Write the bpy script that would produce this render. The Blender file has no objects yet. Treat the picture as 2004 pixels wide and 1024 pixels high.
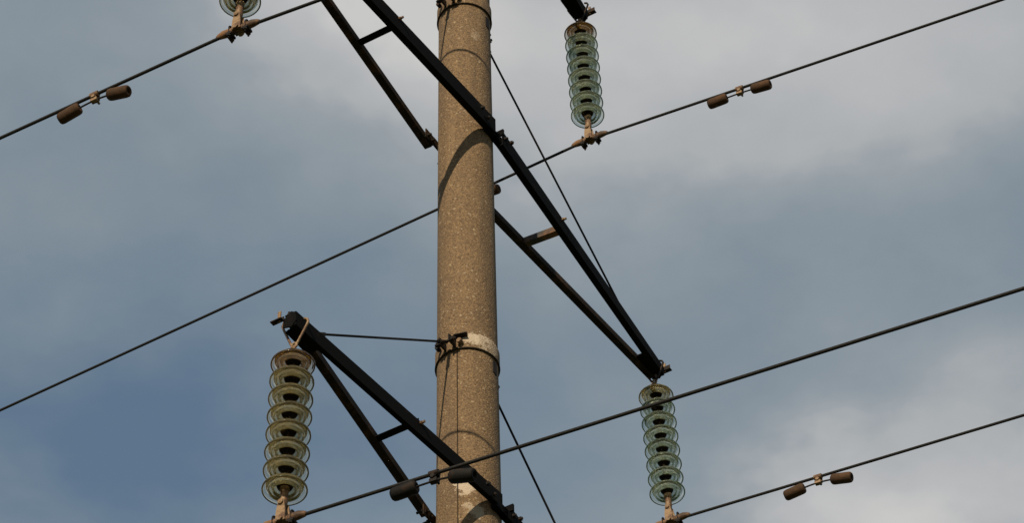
import bpy, math, random
from mathutils import Vector, Matrix
random.seed(7)
R_ = math.radians
sc = bpy.context.scene
COL = sc.collection

# ------------------------------------------------------------------ camera
CAM_H = 1.6                                   # eye height above the ground
POLE_REL = (-0.29893, 14.92407)               # pole axis seen from the camera
PITCH, ROLL = 0.798420, -0.0234207
F = Vector((0, math.cos(PITCH), math.sin(PITCH)))
U = Vector((0, -math.sin(PITCH), math.cos(PITCH)))
X = Vector((1, 0, 0))
CX = X * math.cos(ROLL) + U * math.sin(ROLL)
CU = -X * math.sin(ROLL) + U * math.cos(ROLL)
cam = bpy.data.cameras.new('camera')
cam.sensor_width = 36.0
cam.lens = 36.0 * 6364.24 / 2004.0
cam.clip_start = 0.1
cam.clip_end = 20000
cam_o = bpy.data.objects.new('camera', cam)
COL.objects.link(cam_o)
M = Matrix((CX, CU, -F)).transposed().to_4x4()
M.translation = Vector((-POLE_REL[0], -POLE_REL[1], CAM_H))
cam_o.matrix_world = M
sc.camera = cam_o

# ------------------------------------------------------------------ sun, sky, exposure
SUN_AZ, SUN_EL = R_(252.3), R_(28.9)          # azimuth counter-clockwise from +X
SUN_DIR = Vector((math.cos(SUN_AZ) * math.cos(SUN_EL), math.sin(SUN_AZ) * math.cos(SUN_EL), math.sin(SUN_EL)))
sun = bpy.data.lights.new('sun', 'SUN')
sun.energy = 5.0
sun.angle = R_(0.5)
sun.color = (1.0, 0.83, 0.60)
sun_o = bpy.data.objects.new('sun', sun)
COL.objects.link(sun_o)
sun_o.rotation_euler = SUN_DIR.to_track_quat('Z', 'Y').to_euler()
sun_o.location = (0, 0, 40)

sc.view_settings.view_transform = 'Standard'
sc.view_settings.look = 'None'
sc.view_settings.exposure = 0.0
sc.view_settings.gamma = 1.0
sc.view_settings.use_curve_mapping = False
sc.render.engine = 'CYCLES'
sc.cycles.max_bounces = 24
sc.cycles.transmission_bounces = 24
sc.cycles.glossy_bounces = 8
sc.cycles.use_denoising = True

world = bpy.data.worlds.new('World')
sc.world = world
world.use_nodes = True


class NT:
    """small helper for building node trees"""
    def __init__(s, tree):
        s.t = tree
        tree.nodes.clear()

    def n(s, typ, ins=None, **kw):
        nd = s.t.nodes.new(typ)
        for k, v in kw.items():
            setattr(nd, k, v)
        for k, v in (ins or {}).items():
            if isinstance(v, bpy.types.NodeSocket):
                s.t.links.new(v, nd.inputs[k])
            else:
                nd.inputs[k].default_value = v
        return nd

    def m(s, op, a, b=None, c=None, clamp=False):
        ins = {0: a}
        if b is not None:
            ins[1] = b
        if c is not None:
            ins[2] = c
        return s.n('ShaderNodeMath', ins, operation=op, use_clamp=clamp).outputs[0]

    def mix(s, f, a, b, blend='MIX'):
        nd = s.n('ShaderNodeMix', data_type='RGBA', blend_type=blend)
        for sock, v in ((nd.inputs[0], f), (nd.inputs[6], a), (nd.inputs[7], b)):
            if isinstance(v, bpy.types.NodeSocket):
                s.t.links.new(v, sock)
            else:
                sock.default_value = v
        return nd.outputs[2]

    def noise(s, vec, scale, detail=3.0, rough=0.5, dist=0.0, dim='3D'):
        return s.n('ShaderNodeTexNoise', {'Vector': vec, 'Scale': scale, 'Detail': detail, 'Roughness': rough, 'Distortion': dist},
                   noise_dimensions=dim)

    def smooth(s, v, a, b, lo=0.0, hi=1.0):
        nd = s.n('ShaderNodeMapRange', {'Value': v, 'From Min': a, 'From Max': b, 'To Min': lo, 'To Max': hi}, interpolation_type='SMOOTHSTEP')
        return nd.outputs[0]


SKY_STRENGTH = 0.1
w = NT(world.node_tree)
sky = w.n('ShaderNodeTexSky', sky_type='NISHITA', sun_disc=False, sun_elevation=SUN_EL,
          sun_rotation=math.pi / 2 - SUN_AZ + 2 * math.pi, altitude=200.0, air_density=1.0, dust_density=0.7, ozone_density=1.0)
geo = w.n('ShaderNodeTexCoord').outputs['Generated']
sep = w.n('ShaderNodeSeparateXYZ', {0: geo})
zc = w.m('MAXIMUM', sep.outputs[2], 0.06)
cu = w.m('DIVIDE', sep.outputs[0], zc)        # where the view ray meets the cloud layer
cv = w.m('DIVIDE', sep.outputs[1], zc)
pv = w.n('ShaderNodeCombineXYZ', {0: cu, 1: cv, 2: 0.0}).outputs[0]
n_big = w.noise(pv, 3.2, 2.0, 0.45).outputs[0]
n_mid = w.noise(pv, 8.0, 5.0, 0.52, 0.35).outputs[0]
n_fine = w.noise(pv, 24.0, 4.0, 0.5, 0.3).outputs[0]
wsep = w.n('ShaderNodeSeparateColor', {0: w.noise(pv, 13.0, 4.0, 0.55).outputs[1]})
wu = w.m('ADD', cu, w.m('MULTIPLY', w.m('SUBTRACT', wsep.outputs[0], 0.5), 0.10))   # ragged edges
wv_ = w.m('ADD', cv, w.m('MULTIPLY', w.m('SUBTRACT', wsep.outputs[1], 0.5), 0.10))


def bank(u0, v0, sz, amp):
    """a soft bank of cloud (or a gap, where amp is negative) in the layer, centred on (u0, v0)"""
    a = w.m('MULTIPLY', w.m('SUBTRACT', wu, u0), 1.0 / sz)
    b = w.m('MULTIPLY', w.m('SUBTRACT', wv_, v0), 1.0 / sz)
    q = w.m('ADD', w.m('MULTIPLY', a, a), w.m('MULTIPLY', b, b))
    return w.m('MULTIPLY', w.m('EXPONENT', w.m('MULTIPLY', q, -1.0)), amp)


BANKS = [
    (-0.0506, 0.8221, 0.060, 0.64),      # bright veil above the pole
    (0.0734, 0.8364, 0.075, 0.364),       # wide grey veil over the upper middle and right
    (0.1758, 0.8395, 0.075, 0.400),
    (0.0221, 0.8838, 0.075, 0.243),
    (-0.1334, 0.8651, 0.085, 0.055),
    (0.1989, 1.1429, 0.062, 0.60),       # pale cloud low on the right
    (0.1271, 1.1332, 0.045, 0.36),
    (0.2167, 1.0474, 0.050, 0.17),
    (0.1301, 0.9507, 0.090, 0.039),
    (-0.1753, 1.0774, 0.100, -0.345),     # bluer gap low on the left
    (-0.0489, 1.0921, 0.080, -0.099),
    (0.0548, 1.0098, 0.070, -0.084),
]
field = w.m('ADD', 0.335, w.m('MULTIPLY', w.m('SUBTRACT', n_big, 0.5), 0.16))
field = w.m('ADD', field, w.m('MULTIPLY', w.m('SUBTRACT', n_mid, 0.5), 0.26))
field = w.m('ADD', field, w.m('MULTIPLY', w.m('SUBTRACT', n_fine, 0.5), 0.13))
for b in BANKS:
    field = w.m('ADD', field, bank(*b))
k = 1.0 / SKY_STRENGTH
ramp = w.n('ShaderNodeValToRGB', {0: field})
els = ramp.color_ramp.elements
els[0].position, els[0].color = 0.0, (0.310, 0.360, 0.360, 1)
els[1].position, els[1].color = 1.0, (0.578, 0.578, 0.565, 1)
for ps_, cl_ in ((0.25, (0.318, 0.366, 0.374, 1)), (0.5, (0.352, 0.383, 0.402, 1)), (0.85, (0.48, 0.485, 0.497, 1))):
    e_ = els.new(ps_)
    e_.color = cl_
cloud_c = w.mix(1.0, ramp.outputs[0], (k, k, k, 1), 'MULTIPLY')
cover = w.m('MINIMUM', w.m('MAXIMUM', w.m('MULTIPLY', field, 1.6), 0.0), 1.0)
haze_blue = w.mix(0.65, sky.outputs[0], (0.128 * k, 0.197 * k, 0.276 * k, 1))
col = w.mix(cover, haze_blue, cloud_c)
bg = w.n('ShaderNodeBackground', {'Color': col, 'Strength': SKY_STRENGTH})
wo = w.n('ShaderNodeOutputWorld')
w.t.links.new(bg.outputs[0], wo.inputs[0])

# ------------------------------------------------------------------ materials
def material(name):
    m = bpy.data.materials.new(name)
    m.use_nodes = True
    t = NT(m.node_tree)
    out = t.n('ShaderNodeOutputMaterial')
    b = t.n('ShaderNodeBsdfPrincipled')
    t.t.links.new(b.outputs[0], out.inputs[0])
    return m, t, b, out


def link(t, a, b):
    t.t.links.new(a, b)


def steel(name, base, rust, amount, rough=0.55, metal=0.0, scale=9.0, spec=0.12):
    m, t, b, o = material(name)
    co = t.n('ShaderNodeTexCoord').outputs['Object']
    nz = t.noise(co, scale, 6.0, 0.62).outputs[0]
    n2 = t.noise(co, scale * 7, 3.0, 0.6).outputs[0]
    f = t.smooth(nz, 0.62 - amount * 0.35, 0.74 - amount * 0.2)
    c = t.mix(f, (*base, 1), (*rust, 1))
    c = t.mix(t.smooth(n2, 0.35, 0.75, 0.0, 0.45), c, (base[0] * .45, base[1] * .45, base[2] * .45, 1))
    link(t, c, b.inputs['Base Color'])
    b.inputs['Roughness'].default_value = rough
    b.inputs['Metallic'].default_value = metal
    b.inputs['Specular IOR Level'].default_value = spec
    bp = t.n('ShaderNodeBump', {'Height': n2, 'Strength': 0.35, 'Distance': 0.004})
    link(t, bp.outputs[0], b.inputs['Normal'])
    return m


M_BEAM = steel('painted_black_steel', (0.0045, 0.0045, 0.005), (0.012, 0.008, 0.006), 0.2, 0.8, spec=0.06)
M_BRACE = steel('rusty_dark_steel', (0.018, 0.014, 0.011), (0.06, 0.035, 0.02), 0.5, 0.75)
M_PATCHY = steel('flaking_grey_paint', (0.05, 0.055, 0.055), (0.20, 0.10, 0.055), 0.6, 0.7, scale=6.0)
M_FIT = steel('weathered_galvanised_fitting', (0.25, 0.165, 0.09), (0.09, 0.042, 0.021), 0.65, 0.6, 0.1, scale=18.0, spec=0.4)
M_BOAT = steel('rusted_clamp_body', (0.20, 0.105, 0.05), (0.045, 0.026, 0.016), 0.6, 0.65, 0.0, scale=14.0, spec=0.3)
M_DARKFIT = steel('dark_cast_fitting', (0.016, 0.014, 0.013), (0.05, 0.026, 0.014), 0.35, 0.6, scale=20.0)
M_WEIGHT = steel('rusty_cast_iron', (0.055, 0.033, 0.02), (0.085, 0.045, 0.024), 0.5, 0.75, scale=16.0)
M_WEIGHT_SHADED = steel('shade_darkened_cast_iron', (0.010, 0.010, 0.010), (0.03, 0.018, 0.012), 0.3, 0.7, scale=16.0)  # shade on the front damper's weights, put into the iron colour
M_ROD = steel('dark_steel_rod', (0.010, 0.010, 0.011), (0.02, 0.013, 0.01), 0.3, 0.6)
M_GREYROD = steel('dull_grey_lead', (0.05, 0.035, 0.022), (0.03, 0.02, 0.015), 0.4, 0.7)

# stranded aluminium, dulled almost black
M_WIRE, t, b, o = material('dull_stranded_aluminium')
co = t.n('ShaderNodeTexCoord').outputs['Object']
wv = t.n('ShaderNodeTexWave', {'Vector': co, 'Scale': 40.0, 'Distortion': 0.0}, wave_type='BANDS', bands_direction='DIAGONAL')
b.inputs['Specular IOR Level'].default_value = 0.15
link(t, t.mix(t.noise(co, 5.0, 3.0).outputs[0], (0.008, 0.008, 0.009, 1), (0.018, 0.017, 0.016, 1)), b.inputs['Base Color'])
b.inputs['Roughness'].default_value = 0.6
link(t, t.n('ShaderNodeBump', {'Height': wv.outputs[0], 'Strength': 0.3, 'Distance': 0.002}).outputs[0], b.inputs['Normal'])

# concrete with exposed aggregate
M_CONC, t, b, o = material('weathered_brown_concrete')
co = t.n('ShaderNodeTexCoord').outputs['Object']
vor = t.n('ShaderNodeTexVoronoi', {'Vector': co, 'Scale': 115.0, 'Randomness': 1.0})
vor2 = t.n('ShaderNodeTexVoronoi', {'Vector': co, 'Scale': 75.0, 'Randomness': 1.0})
spk = t.n('ShaderNodeSeparateColor', {0: vor.outputs['Color']})
spk2 = t.n('ShaderNodeSeparateColor', {0: vor2.outputs['Color']})
big = t.noise(co, 3.0, 5.0, 0.6).outputs[0]
mid = t.noise(co, 22.0, 5.0, 0.6).outputs[0]
fine = t.noise(co, 120.0, 3.0, 0.6).outputs[0]
stretch = t.n('ShaderNodeMapping', {'Vector': co, 'Scale': (9.0, 9.0, 0.5)}).outputs[0]
streak = t.noise(stretch, 1.6, 4.0, 0.55).outputs[0]
c = t.mix(t.smooth(big, 0.3, 0.7), (0.129, 0.082, 0.041, 1), (0.163, 0.107, 0.056, 1))
c = t.mix(t.smooth(streak, 0.42, 0.72, 0.0, 0.6), c, (0.116, 0.077, 0.043, 1))
c = t.mix(t.smooth(mid, 0.35, 0.7, 0.0, 0.35), c, (0.176, 0.116, 0.058, 1))
c = t.mix(t.smooth(spk.outputs[0], 0.50, 0.98, 0.0, 0.75), c, (0.060, 0.032, 0.013, 1))
c = t.mix(t.smooth(spk.outputs[1], 0.55, 0.98, 0.0, 0.85), c, (0.258, 0.168, 0.081, 1))
c = t.mix(t.smooth(spk2.outputs[2], 0.965, 0.985, 0.0, 0.7), c, (0.344, 0.277, 0.185, 1))
c = t.mix(t.smooth(fine, 0.3, 0.7, 0.0, 0.35), c, (0.090, 0.057, 0.030, 1))
stretch2 = t.n('ShaderNodeMapping', {'Vector': co, 'Scale': (5.0, 5.0, 0.32)}).outputs[0]
run = t.noise(stretch2, 2.2, 5.0, 0.6, 0.4).outputs[0]
c = t.mix(t.smooth(run, 0.50, 0.68, 0.0, 0.42), c, (0.075, 0.052, 0.032, 1))
c = t.mix(t.smooth(run, 0.44, 0.30, 0.0, 0.30), c, (0.240, 0.170, 0.095, 1))


def splash(cx, cy, cz, rx, rz, rag=1.0):
    """a pale mortar splash on the shaft at a point of its surface"""
    s3 = t.n('ShaderNodeSeparateXYZ', {0: co})
    dx = t.m('DIVIDE', t.m('SUBTRACT', s3.outputs[0], cx), rx)
    dy = t.m('DIVIDE', t.m('SUBTRACT', s3.outputs[1], cy), rx * 1.6)
    dz = t.m('DIVIDE', t.m('SUBTRACT', s3.outputs[2], cz), rz)
    q = t.m('SQRT', t.m('ADD', t.m('MULTIPLY', dx, dx), t.m('ADD', t.m('MULTIPLY', dy, dy), t.m('MULTIPLY', dz, dz))))
    q = t.m('ADD', q, t.m('MULTIPLY', t.m('SUBTRACT', mid, 0.5), 2.6 * rag))
    q = t.m('ADD', q, t.m('MULTIPLY', t.m('SUBTRACT', fine, 0.5), 1.3 * rag))
    return t.smooth(q, 0.95, 0.6)


SPL = []


def height_node():
    h = t.m('ADD', t.m('MULTIPLY', vor.outputs['Distance'], -0.9), t.m('MULTIPLY', fine, 0.6))
    return t.m('ADD', h, t.m('MULTIPLY', mid, 0.7))


CONC_T, CONC_B, CONC_C = t, b, c            # finished once the splash positions are known
b.inputs['Roughness'].default_value = 0.88
link(t, t.n('ShaderNodeBump', {'Height': height_node(), 'Strength': 0.6, 'Distance': 0.006}).outputs[0], b.inputs['Normal'])

def glass(name, tint, dirt, dirt_amount, density):
    m, t, b, o = material(name)
    co = t.n('ShaderNodeTexCoord').outputs['Object']
    b.inputs['Base Color'].default_value = (0.97, 0.98, 0.96, 1)
    b.inputs['Transmission Weight'].default_value = 1.0
    b.inputs['IOR'].default_value = 1.5
    b.inputs['Roughness'].default_value = 0.025
    d = t.n('ShaderNodeBsdfDiffuse', {'Color': (*dirt, 1), 'Roughness': 0.5})
    tr = t.n('ShaderNodeBsdfTranslucent', {'Color': (*dirt, 1)})
    dt = t.n('ShaderNodeMixShader', {0: 0.55, 1: d.outputs[0], 2: tr.outputs[0]})
    nz = t.noise(co, 12.0, 5.0, 0.6).outputs[0]
    f = t.smooth(nz, 0.30, 0.75, dirt_amount * 0.5, dirt_amount * 1.5)
    xyz = t.n('ShaderNodeSeparateXYZ', {0: co})                     # rain keeps the outer skirt clean, dust stays on the inner ribs
    rr = t.m('SQRT', t.m('ADD', t.m('MULTIPLY', xyz.outputs[0], xyz.outputs[0]), t.m('MULTIPLY', xyz.outputs[1], xyz.outputs[1])))
    f = t.m('MULTIPLY', f, t.smooth(rr, 0.092, 0.108, 1.0, 0.25))
    mx = t.n('ShaderNodeMixShader', {0: f, 1: b.outputs[0], 2: dt.outputs[0]})
    link(t, mx.outputs[0], o.inputs[0])
    va = t.n('ShaderNodeVolumeAbsorption', {'Color': (*tint, 1), 'Density': density})
    link(t, va.outputs[0], o.inputs['Volume'])
    return m


M_GLASS = glass('green_tinted_glass', (0.42, 0.60, 0.42), (0.50, 0.52, 0.40), 0.26, 14.0)
M_GLASS_OLIVE = glass('dusty_olive_glass', (0.48, 0.46, 0.17), (0.56, 0.47, 0.25), 0.30, 22.0)
M_GLASS_AMBER = glass('rust_stained_amber_glass', (0.60, 0.36, 0.04), (0.40, 0.27, 0.06), 0.26, 30.0)

M_GROUND, t, b, o = material('dry_meadow')
co = t.n('ShaderNodeTexCoord').outputs['Object']
g1_ = t.noise(co, 0.05, 5.0, 0.6).outputs[0]
g2_ = t.noise(co, 2.5, 6.0, 0.7).outputs[0]
c = t.mix(t.smooth(g1_, 0.35, 0.65), (0.055, 0.075, 0.025, 1), (0.10, 0.09, 0.04, 1))
c = t.mix(t.smooth(g2_, 0.3, 0.75, 0.0, 0.7), c, (0.04, 0.05, 0.02, 1))
link(t, c, b.inputs['Base Color'])
b.inputs['Roughness'].default_value = 0.95
link(t, t.n('ShaderNodeBump', {'Height': g2_, 'Strength': 0.7, 'Distance': 0.08}).outputs[0], b.inputs['Normal'])

# ------------------------------------------------------------------ mesh helpers
class MB:
    def __init__(s):
        s.v, s.f, s.smooth = [], [], []

    def poly(s, pts):
        i = len(s.v)
        s.v += [tuple(p) for p in pts]
        return list(range(i, i + len(pts)))

    def face(s, idx, sm=False):
        s.f.append(idx)
        s.smooth.append(sm)

    def rings(s, rings, sm=True, caps=True, closed=False):
        ids = [s.poly(r) for r in rings]
        n = len(rings[0])
        pairs = list(zip(ids[:-1], ids[1:]))
        if closed:
            pairs.append((ids[-1], ids[0]))
        for a, b in pairs:
            for i in range(n):
                j = (i + 1) % n
                s.face([a[i], a[j], b[j], b[i]], sm)
        if caps and not closed:
            s.face(ids[0][::-1])
            s.face(ids[-1])
        return s

    def extrude(s, prof, P, Q, side, up, prof2=None):
        """profile of (side, up) points swept from P to Q"""
        P, Q = Vector(P), Vector(Q)
        side, up = Vector(side).normalized(), Vector(up).normalized()
        r1 = [P + side * a + up * b for a, b in prof]
        r2 = [Q + side * a + up * b for a, b in (prof2 or prof)]
        s.rings([r1, r2], sm=False)
        return s

    def box(s, c, ax, ay, az):
        """box about c with half-extent vectors"""
        c, ax, ay, az = Vector(c), Vector(ax), Vector(ay), Vector(az)
        s.rings([[c - ax - ay - az, c + ax - ay - az, c + ax + ay - az, c - ax + ay - az],
                 [c - ax - ay + az, c + ax - ay + az, c + ax + ay + az, c - ax + ay + az]], sm=False)
        return s

    def tube(s, pts, r, n=10, taper=None):
        pts = [Vector(p) for p in pts]
        rings = []
        prev = None
        for i, p in enumerate(pts):
            d_ = (pts[min(i + 1, len(pts) - 1)] - pts[max(i - 1, 0)]).normalized()
            if prev is None:
                a = d_.orthogonal().normalized()
            else:
                a = (prev - d_ * prev.dot(d_)).normalized()
            prev = a
            b_ = d_.cross(a)
            rr = r if taper is None else taper[i]
            rings.append([p + a * (rr * math.cos(2 * math.pi * q / n)) + b_ * (rr * math.sin(2 * math.pi * q / n)) for q in range(n)])
        s.rings(rings)
        return s

    def lathe(s, prof, n=48, closed=False, c=(0, 0, 0), axis='z'):
        c = Vector(c)
        rings = []
        for r, z in prof:
            ring = []
            for q in range(n):
                a = 2 * math.pi * q / n
                if axis == 'z':
                    ring.append(c + Vector((r * math.cos(a), r * math.sin(a), z)))
                else:
                    ring.append(c + Vector((z, r * math.cos(a), r * math.sin(a))))
            rings.append(ring)
        s.rings(rings, closed=closed)
        return s

    def bolt(s, P, axis, r=0.014, h=0.012, shank=0.0, rs=0.008):
        """hexagon head with an optional thread end"""
        P, axis = Vector(P), Vector(axis).normalized()
        a = axis.orthogonal().normalized()
        b_ = axis.cross(a)
        s.rings([[P + axis * z + a * (r * math.cos(q * math.pi / 3)) + b_ * (r * math.sin(q * math.pi / 3)) for q in range(6)] for z in (0, h)], sm=False)
        if shank:
            s.tube([P + axis * (h * .5), P + axis * (h + shank)], rs, 8)
        return s

    def mesh(s, name):
        me = bpy.data.meshes.new(name)
        me.from_pydata(s.v, [], s.f)
        me.polygons.foreach_set('use_smooth', s.smooth)
        import bmesh
        bm = bmesh.new()
        bm.from_mesh(me)
        bmesh.ops.recalc_face_normals(bm, faces=bm.faces)
        bm.to_mesh(me)
        bm.free()
        return me


def obj(name, data, mat, parent=None, loc=None, rot=None):
    me = data.mesh(name) if isinstance(data, MB) else data
    if mat is not None and not me.materials:
        me.materials.append(mat)
    o = bpy.data.objects.new(name, me)
    COL.objects.link(o)
    if parent is not None:
        o.parent = parent
    if loc is not None:
        o.location = loc
    if rot is not None:
        o.rotation_euler = rot
    return o


def thing(name, label, cat, loc, group=None):
    o = bpy.data.objects.new(name, None)
    o.empty_display_size = 0.2
    COL.objects.link(o)
    o.location = loc
    tag(o, label, cat, group)
    return o


def tag(o, label, cat, group=None):
    o['label'] = label
    o['category'] = cat
    if group:
        o['group'] = group


# ------------------------------------------------------------------ layout (metres, pole base at the origin)
Z = Vector((0, 0, 1))
PHI = 1.045965                                 # azimuth of the crossarms
D = Vector((math.cos(PHI), math.sin(PHI), 0))  # along the arms, away from the camera and to the right
N = Vector((D.y, -D.x, 0))                     # across the arms, to the right and towards the camera
PSI = 1.125557
W = Vector((math.sin(PSI), -math.cos(PSI), 0))  # along the conductors
Z_MID = 16.53648 + CAM_H
Z_LOW = Z_MID - 3.41832
Z_TOP = Z_MID + 3.17878
R_MID, TAPER = 0.18756, 0.003672


def rad(z):
    return R_MID - TAPER * (z - Z_MID)


# ground: one sheet to the horizon, gently uneven, level round the pole
g = MB()
ax = [-6000, -3000, -1500, -800, -400] + list(range(-200, 201, 10)) + [400, 800, 1500, 3000, 6000]
ids = []
for yy in ax:
    row = []
    for xx in ax:
        rr = math.hypot(xx, yy)
        hgt = (math.sin(xx * .021 + 1.3) * math.cos(yy * .017) * 0.9 + math.sin(xx * .063 + yy * .05) * .25) * min(1, max(0, (rr - 22) / 80))
        row.append((xx, yy, hgt))
    ids.append(g.poly(row))
for a, b in zip(ids[:-1], ids[1:]):
    for i in range(len(ax) - 1):
        g.face([a[i], a[i + 1], b[i + 1], b[i]], True)
go = obj('ground', g, M_GROUND)
go['kind'] = 'structure'

# ------------------------------------------------------------------ the pole
pole = thing('concrete_pole', 'tall round brown concrete power pole carrying black steel crossarms', 'power pole', (0, 0, 0))
s = MB()
zt = Z_TOP + 2.3
prof = [(rad(-0.6), -0.6)] + [(rad(z), z) for z in [i * 0.5 for i in range(0, int(zt / .5) + 1)]] + [(rad(zt), zt), (rad(zt) - .03, zt + .02)]
s.lathe(prof, 96)
obj('shaft', s, M_CONC, pole)


def on_pole(ang_deg, z, off=0.0):
    a = R_(ang_deg)
    r = rad(z) + off
    return Vector((r * math.cos(a), r * math.sin(a), z))


# pale mortar splashes, on the shaft itself
t, b, c = CONC_T, CONC_B, CONC_C
co = t.n('ShaderNodeTexCoord').outputs['Object']
for a_, z_, rx, rz, amt in ((266, Z_LOW + 0.055, 0.07, 0.085, 0.85), (282, Z_LOW - 0.14, 0.07, 0.07, 0.55),
                            (280, Z_LOW + 1.31, 0.055, 0.065, 0.75), (300, Z_LOW + 1.30, 0.06, 0.08, 0.6), (322, Z_LOW + 1.30, 0.06, 0.08, 0.45), (272, Z_MID + 1.30, 0.05, 0.05, 0.75), (296, Z_MID + .90, 0.04, 0.05, .2)):
    q = on_pole(a_, z_)
    c = t.mix(t.m('MULTIPLY', splash(q.x, q.y, q.z, rx, rz), amt), c, (0.46, 0.39, 0.30, 1))
link(t, c, b.inputs['Base Color'])

# steel collars that hold the tie rods, with lugs on both arm sides
for zc_ in (Z_TOP + 1.29, Z_MID + 1.29, Z_LOW + 1.29):
    s = MB()
    r0 = rad(zc_)
    s.lathe([(r0 - .01, zc_ - .068), (r0 + .010, zc_ - .068), (r0 + .011, zc_ - .06), (r0 + .011, zc_ + .045), (r0 + .004, zc_ + .066), (r0 - .01, zc_ + .068)], 72)
    co_ = obj('collar', s, M_CONC, pole)
    s = MB()                                   # thin dark rod added as the line of shade under the collar
    s.tube([Vector(((r0 + .010) * math.cos(q * math.pi / 36), (r0 + .010) * math.sin(q * math.pi / 36), zc_ - .071)) for q in range(73)], .0038, 8)
    obj('rim_shade_line', s, M_DARKFIT, co_)
    O = Z * (zc_ - .04)
    for sg in (-1, 1):
        e = D * sg
        for n_ in (-.035, .035):               # two cheeks and the pin
            obj('lug', MB().box(O + e * (r0 + .045) + N * n_ + Z * .01, e * .045, N * .005, Z * .030), M_DARKFIT, co_)
        obj('pin', MB().tube([O + e * (r0 + .07) - N * .075, O + e * (r0 + .07) + N * .075], .010, 8), M_DARKFIT, co_)
        obj('nut', MB().bolt(O + e * (r0 + .07) + N * .045, N, .020, .018), M_DARKFIT, co_)
        obj('nut', MB().bolt(O + e * (r0 + .07) - N * .045, -N, .020, .018), M_DARKFIT, co_)
        obj('bolt', MB().bolt(O + e * (r0 + .005) + N * .075 + Z * .01, e, .018, .03), M_FIT, co_)
        obj('bolt', MB().bolt(O + e * (r0 + .005) - N * .085 + Z * .02, e, .016, .035), M_DARKFIT, co_)
    s = MB()                                   # small angle stub beside the lug
    q = on_pole(262, 0)
    q = Vector((q.x, q.y, 0)).normalized()
    tng = Vector((-q.y, q.x, 0))
    s.extrude([(0, 0), (.04, 0), (.04, .006), (.006, .006), (.006, .035), (0, .035)], O + q * (r0 + .010) - tng * .05 + Z * .055, O + q * (r0 + .010) + tng * .035 + Z * .065, q, Z)
    obj('angle_stub', s, M_DARKFIT, co_)

# small dark blocks set into the right side of the shaft
for z_ in (Z_LOW + 1.14, Z_MID + 1.12, Z_TOP + 1.12):
    s = MB()
    q = on_pole(-28, z_)
    e = Vector((q.x, q.y, 0)).normalized()
    tng = Vector((-e.y, e.x, 0))
    s.box(q - e * .004, e * .008, tng * .022, Z * .05)
    obj('dark_block', s, M_DARKFIT, pole)

# earthing lead down the left face
s = MB()
s.tube([on_pole(252, z_, .004) for z_ in [Z_LOW + 1.20 - i * .25 for i in range(0, 56)]], .0032, 6)
obj('earthing_lead', s, M_GREYROD, pole)
# ------------------------------------------------------------------ crossarms
BT = 0.008                                     # main beam: an angle, bottom leg towards the pole, upright leg outside
SECTION = {'long': (-.088, .050, .048), 'short': (-.060, .045, .034)}   # bottom, top, leg width


AL = 0.052


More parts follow.
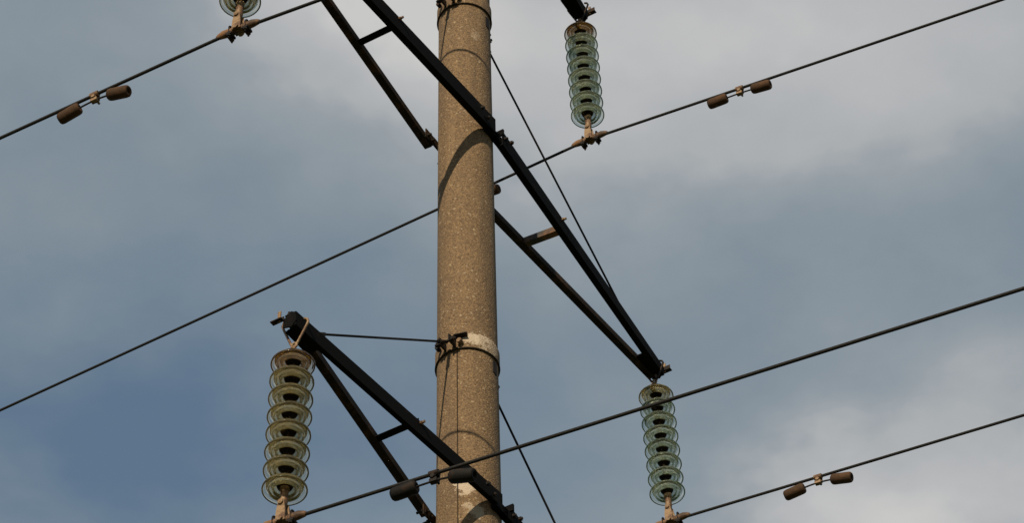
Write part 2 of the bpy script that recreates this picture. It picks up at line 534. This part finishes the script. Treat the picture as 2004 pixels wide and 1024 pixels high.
def crossarm(label, zl, sg, tip_u, tip_n, size):
    """sg +1 right arm, -1 left arm; tip_u, tip_n: hanging point measured along the arm and across"""
    arm = thing('crossarm', label, 'crossarm', (0, 0, zl), 'crossarms on the concrete pole')
    e = D * sg
    r0 = rad(zl)
    ZB, ZT, BB = SECTION[size]
    MAIN = [(0, ZB), (BB, ZB), (BB, ZT), (BB - BT, ZT), (BB - BT, ZB + BT), (0, ZB + BT)]

    def P(u, n_, z=0.0):
        return e * u + N * n_ + Z * z
    # main beam: channel on the near side, web against the pole, open side outwards
    a0 = 0.0 if sg < 0 else 0.085
    dz = 0.0 if sg < 0 else -0.03
    ro = r0 + 0.008
    A0, A1 = P(a0, ro, dz), P(tip_u + .06, tip_n + .012, dz)
    ax_ = (A1 - A0).normalized()
    side = ax_.cross(Z) * sg
    if side.dot(N) < 0:
        side = -side
    ZE = ZB if size == 'short' else -.064 - dz       # the long arms taper towards the tip
    MAIN2 = [(a_, ZE + (z_ - ZB) if z_ < 0 else z_) for a_, z_ in MAIN]
    s = MB().extrude(MAIN, A0, A1, side, Z, MAIN2)
    obj('main_beam', s, M_BEAM, arm)
    # brace beam: angle iron on the far side
    B0, B1 = P(0.10 if sg < 0 else 0.05, -(r0 + .022)), P(tip_u + .05, tip_n - (.012 if size == 'long' else -.010))
    bx = (B1 - B0).normalized()
    bs = bx.cross(Z)
    if bs.dot(N) < 0:
        bs = -bs
    ANG = [(0, 0), (0, AL), (-.006, AL), (-.006, .006), (-AL, .006), (-AL, 0)]
    zb = -.056 if size == 'long' else .020
    s = MB().extrude(ANG, B0 + Z * zb, B1 + Z * zb, bs, Z)
    obj('brace_beam', s, M_BRACE, arm)
    # plate that carries the brace on to the back of the pole
    C0 = P(-.10, -(r0 + .012))
    C1 = B0 + bx * .10
    cx = (C1 - C0).normalized()
    cs = cx.cross(Z)
    if cs.dot(N) < 0:
        cs = -cs
    s = MB().extrude([(.002, -.05), (.010, -.05), (.010, .03), (.002, .03)], C0, C1, cs, Z)
    bb_ = obj('brace_bracket', s, M_BRACE, arm)
    for u in (.02, .075):
        obj('bolt', MB().bolt(B0 + bx * u + cs * .012 - Z * .02, cs, .014, .012, .015), M_BRACE, bb_)
    # cross tie between the two beams
    f_ = 0.41 if sg < 0 else 0.355
    Q0 = A0.lerp(A1, f_) + side * .02
    Q1 = P((Q0.dot(e)), 0)
    fb = (Q0.dot(e) - B0.dot(e)) / (B1.dot(e) - B0.dot(e))
    Q1 = B0.lerp(B1, fb)
    Q1 = Q1 - N * .05
    TIE = [(0, 0), (0, .052), (.006, .052), (.006, .006), (.052, .006), (.052, 0)]
    s = MB().extrude(TIE, Q0 + Z * (zb + .008), Q1 + Z * (zb + .008), e, Z)
    obj('cross_tie', s, M_PATCHY if sg > 0 else M_BEAM, arm)
    obj('bolt', MB().bolt(A0.lerp(A1, f_) + side * (BB - .004) + Z * (ZT - .012), side, .014, .014, .02, .009), M_FIT, arm)
    # seat block, cleat and through bolts at the pole
    obj('seat_block', MB().box(P(.065 if sg > 0 else .0, r0 + .018, -.062), e * .062, N * .022, Z * .030), M_BEAM, arm)
    if sg > 0:
        obj('end_cleat', MB().box(P(.090, r0 + .034, ZT + dz - .016), e * .008, N * .030, Z * .026), M_BEAM, arm)
    for u, z_ in ((.115, -.045), (.19, -.015)):
        uu = u
        obj('through_bolt', MB().bolt(P(uu, r0 + .012 + BB, z_), N, .016, .014, .008, .009), M_DARKFIT, arm)
        obj('through_bolt', MB().bolt(P(uu, -(r0 + .012), z_), -N, .016, .014, .03, .009), M_DARKFIT, arm)
    # tip: top and end plates, a horn and bolts
    T = P(tip_u, tip_n)
    obj('tip_plate', MB().box(T + e * .012 + Z * (ZT + .006), e * .045, N * .036, Z * .005), M_BEAM, arm)
    ZE += dz
    ep = [(-.042, ZE + .01), (.020, ZE - .010), (.050, ZE + .03), (.044, ZT - .01), (.012, ZT + .012), (-.014, ZT - .012), (-.036, ZT - .03)]
    obj('end_plate', MB().extrude(ep, T + e * .060, T + e * .068, N, Z), M_BEAM, arm)
    obj('gusset', MB().extrude([(-.05, 0), (.045, 0), (.030, .012), (-.03, .012)], T - e * .20 + Z * (ZE + .02), T + e * .03 + Z * (ZE + .01), N, Z), M_BEAM, arm)
    s = MB()
    s.extrude([(0, 0), (.035, 0), (.035, .006), (.006, .006), (.006, .035), (0, .035)], T + e * .072 + N * .105 * sg - Z * .005, T + e * .072 + N * .030 * sg - Z * .005, e, Z)
    obj('horn', s, M_DARKFIT, arm)
    obj('tip_lug', MB().box(T + e * .085 + N * .055 * sg + Z * .03, e * .004, N * .010, Z * .042), M_FIT, arm)
    obj('bolt', MB().bolt(T + e * .04 + Z * (ZT + .011) - N * .02, Z, .014, .012, .02, .008), M_DARKFIT, arm)
    # tie rod up to the collar
    K = P(rad(zl + 1.3) + .07, 0, 1.25 if sg < 0 else 1.30)
    E = P(tip_u - .17, tip_n + .035, ZT + .015) if sg < 0 else P(tip_u - .15, tip_n + .012, ZT - .025)
    s = MB()
    s.tube([K, E], .0078, 8)
    rod = obj('tie_rod', s, M_ROD, arm)
    s = MB()
    dv_ = (E - K).normalized()
    s.tube([E - dv_ * .10, E + dv_ * .02], .013, 8)
    s.box(E + dv_ * .03 - Z * .01, e * .035, N * .012, Z * .028)
    obj('rod_fork', s, M_DARKFIT, rod)
    s = MB()
    s.tube([K - dv_ * .015, K + dv_ * .09], .013, 8)
    s.bolt(K + dv_ * .09, dv_, .016, .02)
    obj('rod_eye', s, M_DARKFIT, rod)
    return T + Z * zl


ARMS = {
    'TR': ('upper right crossarm, only its dark tip showing at the top edge above a glass string', Z_TOP, 1, 1.7503, -.0118, 'short'),
    'ML': ('black crossarm running from the pole up to the top left edge', Z_MID, -1, 2.6448, .0112, 'long'),
    'MR': ('long black crossarm reaching down to the right from mid pole', Z_MID, 1, 2.6496, -.0180, 'long'),
    'LL': ('black crossarm on the lower left, its whole length and tip in view', Z_LOW, -1, 1.9180, .0118, 'short'),
    'LR': ('lower right crossarm, only its stub showing at the bottom edge beside the pole', Z_LOW, 1, 1.9200, 0.05, 'short'),
    'TL': ('upper left crossarm standing above the top edge of the picture', Z_TOP, -1, 1.8300, 0.0, 'short'),
}
TIPS = {k_: crossarm(*a_) for k_, a_ in ARMS.items()}

# ------------------------------------------------------------------ insulator strings
G0, PITCH_S, G1 = 0.3064, 0.13469, 0.268
disc = MB()
disc.lathe([(.047, .058), (.052, .056), (.062, .051), (.080, .046), (.100, .036), (.116, .022), (.1245, .011), (.1275, .005), (.1278, -.003),
            (.1250, -.009), (.1205, -.007), (.1160, .009), (.1080, .018), (.1000, .021), (.0955, .016), (.0935, .000), (.0910, -.010), (.0870, -.011), (.0845, -.004),
            (.0820, .014), (.0770, .024), (.0720, .021), (.0695, .004), (.0670, -.008), (.0625, -.010), (.0595, -.003), (.0565, .016), (.0510, .026), (.0470, .028)],
           56, closed=True)
ME_DISC = {}
for nm, m_ in (('green', M_GLASS), ('olive', M_GLASS_OLIVE), ('amber', M_GLASS_AMBER)):
    me = disc.mesh('insulator_disc')
    me.materials.append(m_)
    ME_DISC[nm] = me
cap = MB()
cap.lathe([(.0, .046), (.044, .046), (.050, .052), (.052, .060), (.047, .070), (.042, .086), (.036, .096), (.026, .101), (.012, .101)], 24)
ME_CAP = cap.mesh('cap')
ME_CAP.materials.append(M_DARKFIT)
pin = MB()
pin.lathe([(.0462, .052), (.0462, .024), (.042, .016), (.022, .012), (.011, .006), (.0095, -.024), (.016, -.030), (.014, -.038), (.004, -.040)], 20)
ME_PIN = pin.mesh('pin')
ME_PIN.materials.append(M_DARKFIT)

# suspension clamp, x along the conductor, wire axis at z = 0
boat = MB()
secs = [(-.150, -.010, .012, .010), (-.135, -.016, .022, .017), (-.10, -.020, .034, .024), (-.06, -.022, .030, .026), (-.03, -.022, .024, .024), (0, -.022, .022, .024),
        (.03, -.022, .024, .024), (.06, -.022, .030, .026), (.10, -.020, .034, .024), (.135, -.016, .022, .017), (.150, -.010, .012, .010)]
boat.rings([[Vector((x, hw * math.cos(q * math.pi / 6), (a + b_) / 2 + (b_ - a) / 2 * math.sin(q * math.pi / 6))) for q in range(12)] for x, a, b_, hw in secs])
ME_BOAT = boat.mesh('suspension_clamp')
ME_BOAT.materials.append(M_BOAT)
hang = MB()
for y_ in (-.026, .026):
    hang.rings([[Vector((x, y_ - .005, z)) for x, z in ((-.030, -.014), (.030, -.014), (.028, .06), (.017, .13), (-.017, .13), (-.028, .06))],
                [Vector((x, y_ + .005, z)) for x, z in ((-.030, -.014), (.030, -.014), (.028, .06), (.017, .13), (-.017, .13), (-.028, .06))]], sm=False)
hang.tube([(0, -.045, .115), (0, .045, .115)], .009, 8)
hang.bolt((0, .03, .115), (0, 1, 0), .017, .012)
hang.bolt((0, -.03, .115), (0, -1, 0), .017, .012)
hang.bolt((0, .03, .0), (0, 1, 0), .02, .012)
hang.bolt((0, -.03, .0), (0, -1, 0), .02, .012)
ME_HANG = hang.mesh('hanger')
ME_HANG.materials.append(M_FIT)
eye = MB()
eye.tube([(0, 0, .10), (0, 0, .145), (0, 0, .19), (0, 0, .225)], .02, 12, [.016, .024, .022, .026])
eye.tube([(0, 0, .215), (0, 0, .25)], .03, 12, [.026, .03])
ME_EYE = eye.mesh('socket_eye')
ME_EYE.materials.append(M_FIT)
ub = MB()
for y_ in (-.020, .020):
    ub.tube([(0, y_, .03), (0, y_, -.070)], .0065, 8)
    ub.bolt((0, y_, -.052), (0, 0, 1), .014, .014)
ub.box((0, 0, -.030), (.020, 0, 0), (0, .03, 0), (0, 0, .008))
ub.tube([(0, .020 * math.cos(q * math.pi / 8), .03 + .02 * math.sin(q * math.pi / 8)) for q in range(9)], .0065, 8)
ME_UB = ub.mesh('u_bolt')
ME_UB.materials.append(M_DARKFIT)
# hanging shackle at the arm tip
shk = MB()
hw = .080
pts = [(0, -hw + .02, .030), (0, -hw, .018), (0, -hw - .008, -.004), (0, -hw + .002, -.030), (0, -.050, -.085), (0, -.022, -.140), (0, -.010, -.158), (0, 0, -.163),
       (0, .010, -.158), (0, .022, -.140), (0, .050, -.070), (0, hw, .005), (0, hw + .012, .040), (0, hw + .002, .070), (0, hw - .035, .078)]
shk.tube(pts, .0078, 8)
ME_SHK = {}
for nm, m_ in (('rust', M_FIT), ('dark', M_DARKFIT)):
    me = shk.mesh('hanging_link')
    me.materials.append(m_)
    ME_SHK[nm] = me
lnk = MB()
lnk.tube([(0, .018 * math.cos(q * math.pi / 8), -.155 - .018 * math.sin(q * math.pi / 8)) for q in range(17)], .007, 8)
lnk.tube([(0, 0, -.165), (0, 0, -.20), (0, 0, -.215)], .009, 8, [.010, .009, .016])
ME_LNK = lnk.mesh('ball_eye')
ME_LNK.materials.append(M_FIT)


def string(key, label, swing, glassy, stained=(), g1=G1):
    T = TIPS[key]
    dv_ = Vector((swing[0], swing[1], -1)).normalized()
    st = thing('insulator_string', label, 'insulator', T, 'glass insulator strings')
    st.rotation_mode = 'QUATERNION'
    st.rotation_quaternion = Vector((0, 0, -1)).rotation_difference(dv_)
    obj('hanging_link', ME_SHK['rust' if key == 'LL' else 'dark'], None, st, (0, 0, 0), (0, 0, PHI))
    obj('ball_eye', ME_LNK, None, st, (0, 0, 0), (0, 0, PHI))
    for i in range(8):
        kind = stained[i] if i < len(stained) and stained[i] else glassy
        dsc = obj('insulator_disc', ME_DISC[kind], None, st, (0, 0, -G0 - i * PITCH_S), (R_(random.uniform(-1.4, 1.4)), R_(random.uniform(-1.4, 1.4)), random.uniform(0, 6.28)))
        obj('cap', ME_CAP, None, dsc)
        obj('pin', ME_PIN, None, dsc)
    zc_ = -G0 - 7 * PITCH_S - g1
    cl = obj('suspension_clamp', ME_BOAT, None, st, (0, 0, zc_), (0, 0, math.atan2(W.y, W.x)))
    obj('hanger', ME_HANG, None, cl)
    obj('socket_eye', ME_EYE, None, cl)
    for x_ in (-.052, .062):
        obj('u_bolt', ME_UB, None, cl, (x_, 0, 0))
    return T + dv_ * (-zc_)


CL = {}
CL['MR'] = string('MR', 'green glass insulator string hanging from the long right crossarm, a wire crossing its top', (.0361, -.0076), 'green', ('olive',))
CL['LL'] = string('LL', 'dusty yellowish glass insulator string hanging from the lower left crossarm tip', (-.0168, .0079), 'olive', ('amber', None, None, None, None, None), .226)
CL['TR'] = string('TR', 'green glass insulator string at the top right of the pole', (.0262, .0122), 'green', ('amber',))
CL['ML'] = string('ML', 'glass insulator string cut off by the top left edge', (0, 0), 'green', (None,) * 7 + ('olive',))
CL['TL'] = string('TL', 'glass insulator string above the top edge of the picture', (0, 0), 'green')

# ------------------------------------------------------------------ conductors
def wire_pt(key, tt):
    sl, sr = SLOPE[key]
    s_ = sr if tt > 0 else sl
    a_ = abs(tt)
    L = 105.0
    z_ = -s_ * a_ + s_ / (2 * L) * a_ * a_
    z_ *= (a_ / (a_ + .04)) if a_ > 0 else 0     # eased over the clamp
    return CL[key] + W * tt + Z * z_


SLOPE = {'MR': (.080, .042), 'LL': (.075, .042), 'TR': (.112, .052), 'ML': (.075, .055), 'TL': (.075, .055)}
WL = {
    'MR': 'thin black conductor wire leaving the lower right glass string towards the right edge',
    'LL': 'thick black conductor wire crossing in front of the pole and the right glass string',
    'TR': 'long black conductor wire passing behind the pole, clamped under the upper right string',
    'ML': 'black conductor wire in the top left corner with a damper under it',
    'TL': 'conductor wire above the top edge, casting a thin shadow on the pole',
}
ts = sorted(set([round(x, 4) for x in [q * .05 for q in range(-20, 21)] + [q * .5 for q in range(-20, 21)] + [q * 5 for q in range(-21, 22)]]))
for k_, lab in WL.items():
    s = MB()
    org = CL[k_]
    s.tube([wire_pt(k_, q) - org for q in ts], .0108, 10)
    o = obj('conductor_wire', s, M_WIRE, None, org)
    tag(o, lab, 'wire', 'conductor wires')

# ------------------------------------------------------------------ vibration dampers
wt = MB()
wt.lathe([(.010, -.076), (.028, -.078), (.036, -.070), (.039, -.055), (.0395, .050), (.037, .066), (.030, .074), (.018, .073), (.016, .050)], 24, axis='x')
ME_WT = wt.mesh('weight')
ME_WT.materials.append(M_WEIGHT)
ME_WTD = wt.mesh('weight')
ME_WTD.materials.append(M_WEIGHT_SHADED)
cb = MB()
cb.rings([[Vector((x, y, z)) for x, y in ((-.022, -.016), (.022, -.016), (.022, .016), (-.022, .016))] for z in (-.062, -.040)] , sm=False)
cb.rings([[Vector((x, y, z)) for x, y in ((-.012, -.010), (.012, -.010), (.012, .010), (-.012, .010))] for z in (-.041, -.014)], sm=False)
cb.rings([[Vector((x, .020 * math.cos(q * math.pi / 6), .001 + .019 * math.sin(q * math.pi / 6))) for q in range(12)] for x in (-.028, .028)], sm=False)
cb.rings([[Vector((x, y, z)) for x, y in ((-.026, .012), (.026, .012), (.024, .024), (-.024, .024))] for z in (-.045, .012)], sm=False)
cb.bolt((0, .024, -.026), (0, 1, 0), .014, .012, .02)
cb.bolt((0, -.010, -.028), (0, -1, 0), .014, .014)
ME_CB = cb.mesh('clamp')
ME_CB.materials.append(M_FIT)
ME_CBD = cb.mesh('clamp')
ME_CBD.materials.append(M_DARKFIT)  # darker clamp copy: the front damper's shade is put into its colour


def damper(key, tt, label, droop=(14, 14), dark=False):
    p_ = wire_pt(key, tt)
    tg = (wire_pt(key, tt + .05) - wire_pt(key, tt - .05)).normalized()
    dm = thing('vibration_damper', label, 'damper', p_, 'vibration dampers on the wires')
    yv = Z.cross(tg).normalized()
    zv = tg.cross(yv)
    dm.rotation_euler = Matrix((tg, yv, zv)).transposed().to_euler()
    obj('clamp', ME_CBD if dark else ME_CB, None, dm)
    s = MB()
    pts = []
    for i in range(-8, 9):
        x = i / 8 * .125
        dr = droop[0] if x < 0 else droop[1]
        pts.append((x, 0, -.051 - math.tan(R_(dr)) * x * x / .25))
    s.tube(pts, .006, 8)
    obj('messenger_cable', s, M_ROD, dm)
    for sg in (-1, 1):
        dr = R_(droop[0] if sg < 0 else droop[1])
        c_ = Vector((sg * .125, 0, pts[0][2] if sg < 0 else pts[-1][2]))
        ctr = c_ + Vector((sg * math.cos(dr), 0, -math.sin(dr))) * .05
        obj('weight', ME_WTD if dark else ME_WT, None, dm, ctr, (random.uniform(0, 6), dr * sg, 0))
    return dm


damper('ML', -1.003, 'rusty two-weight damper under the wire in the top left corner', (10, 18))
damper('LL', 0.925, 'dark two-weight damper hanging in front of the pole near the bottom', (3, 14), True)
damper('TR', 1.228, 'rusty two-weight damper on the wire in the upper right sky', (4, 4))
damper('TR', -1.02, 'rusty damper mostly hidden behind the pole, one weight peeking out', (6, 10))
damper('MR', 1.113, 'rusty two-weight damper on the wire near the bottom right corner', (10, 12))
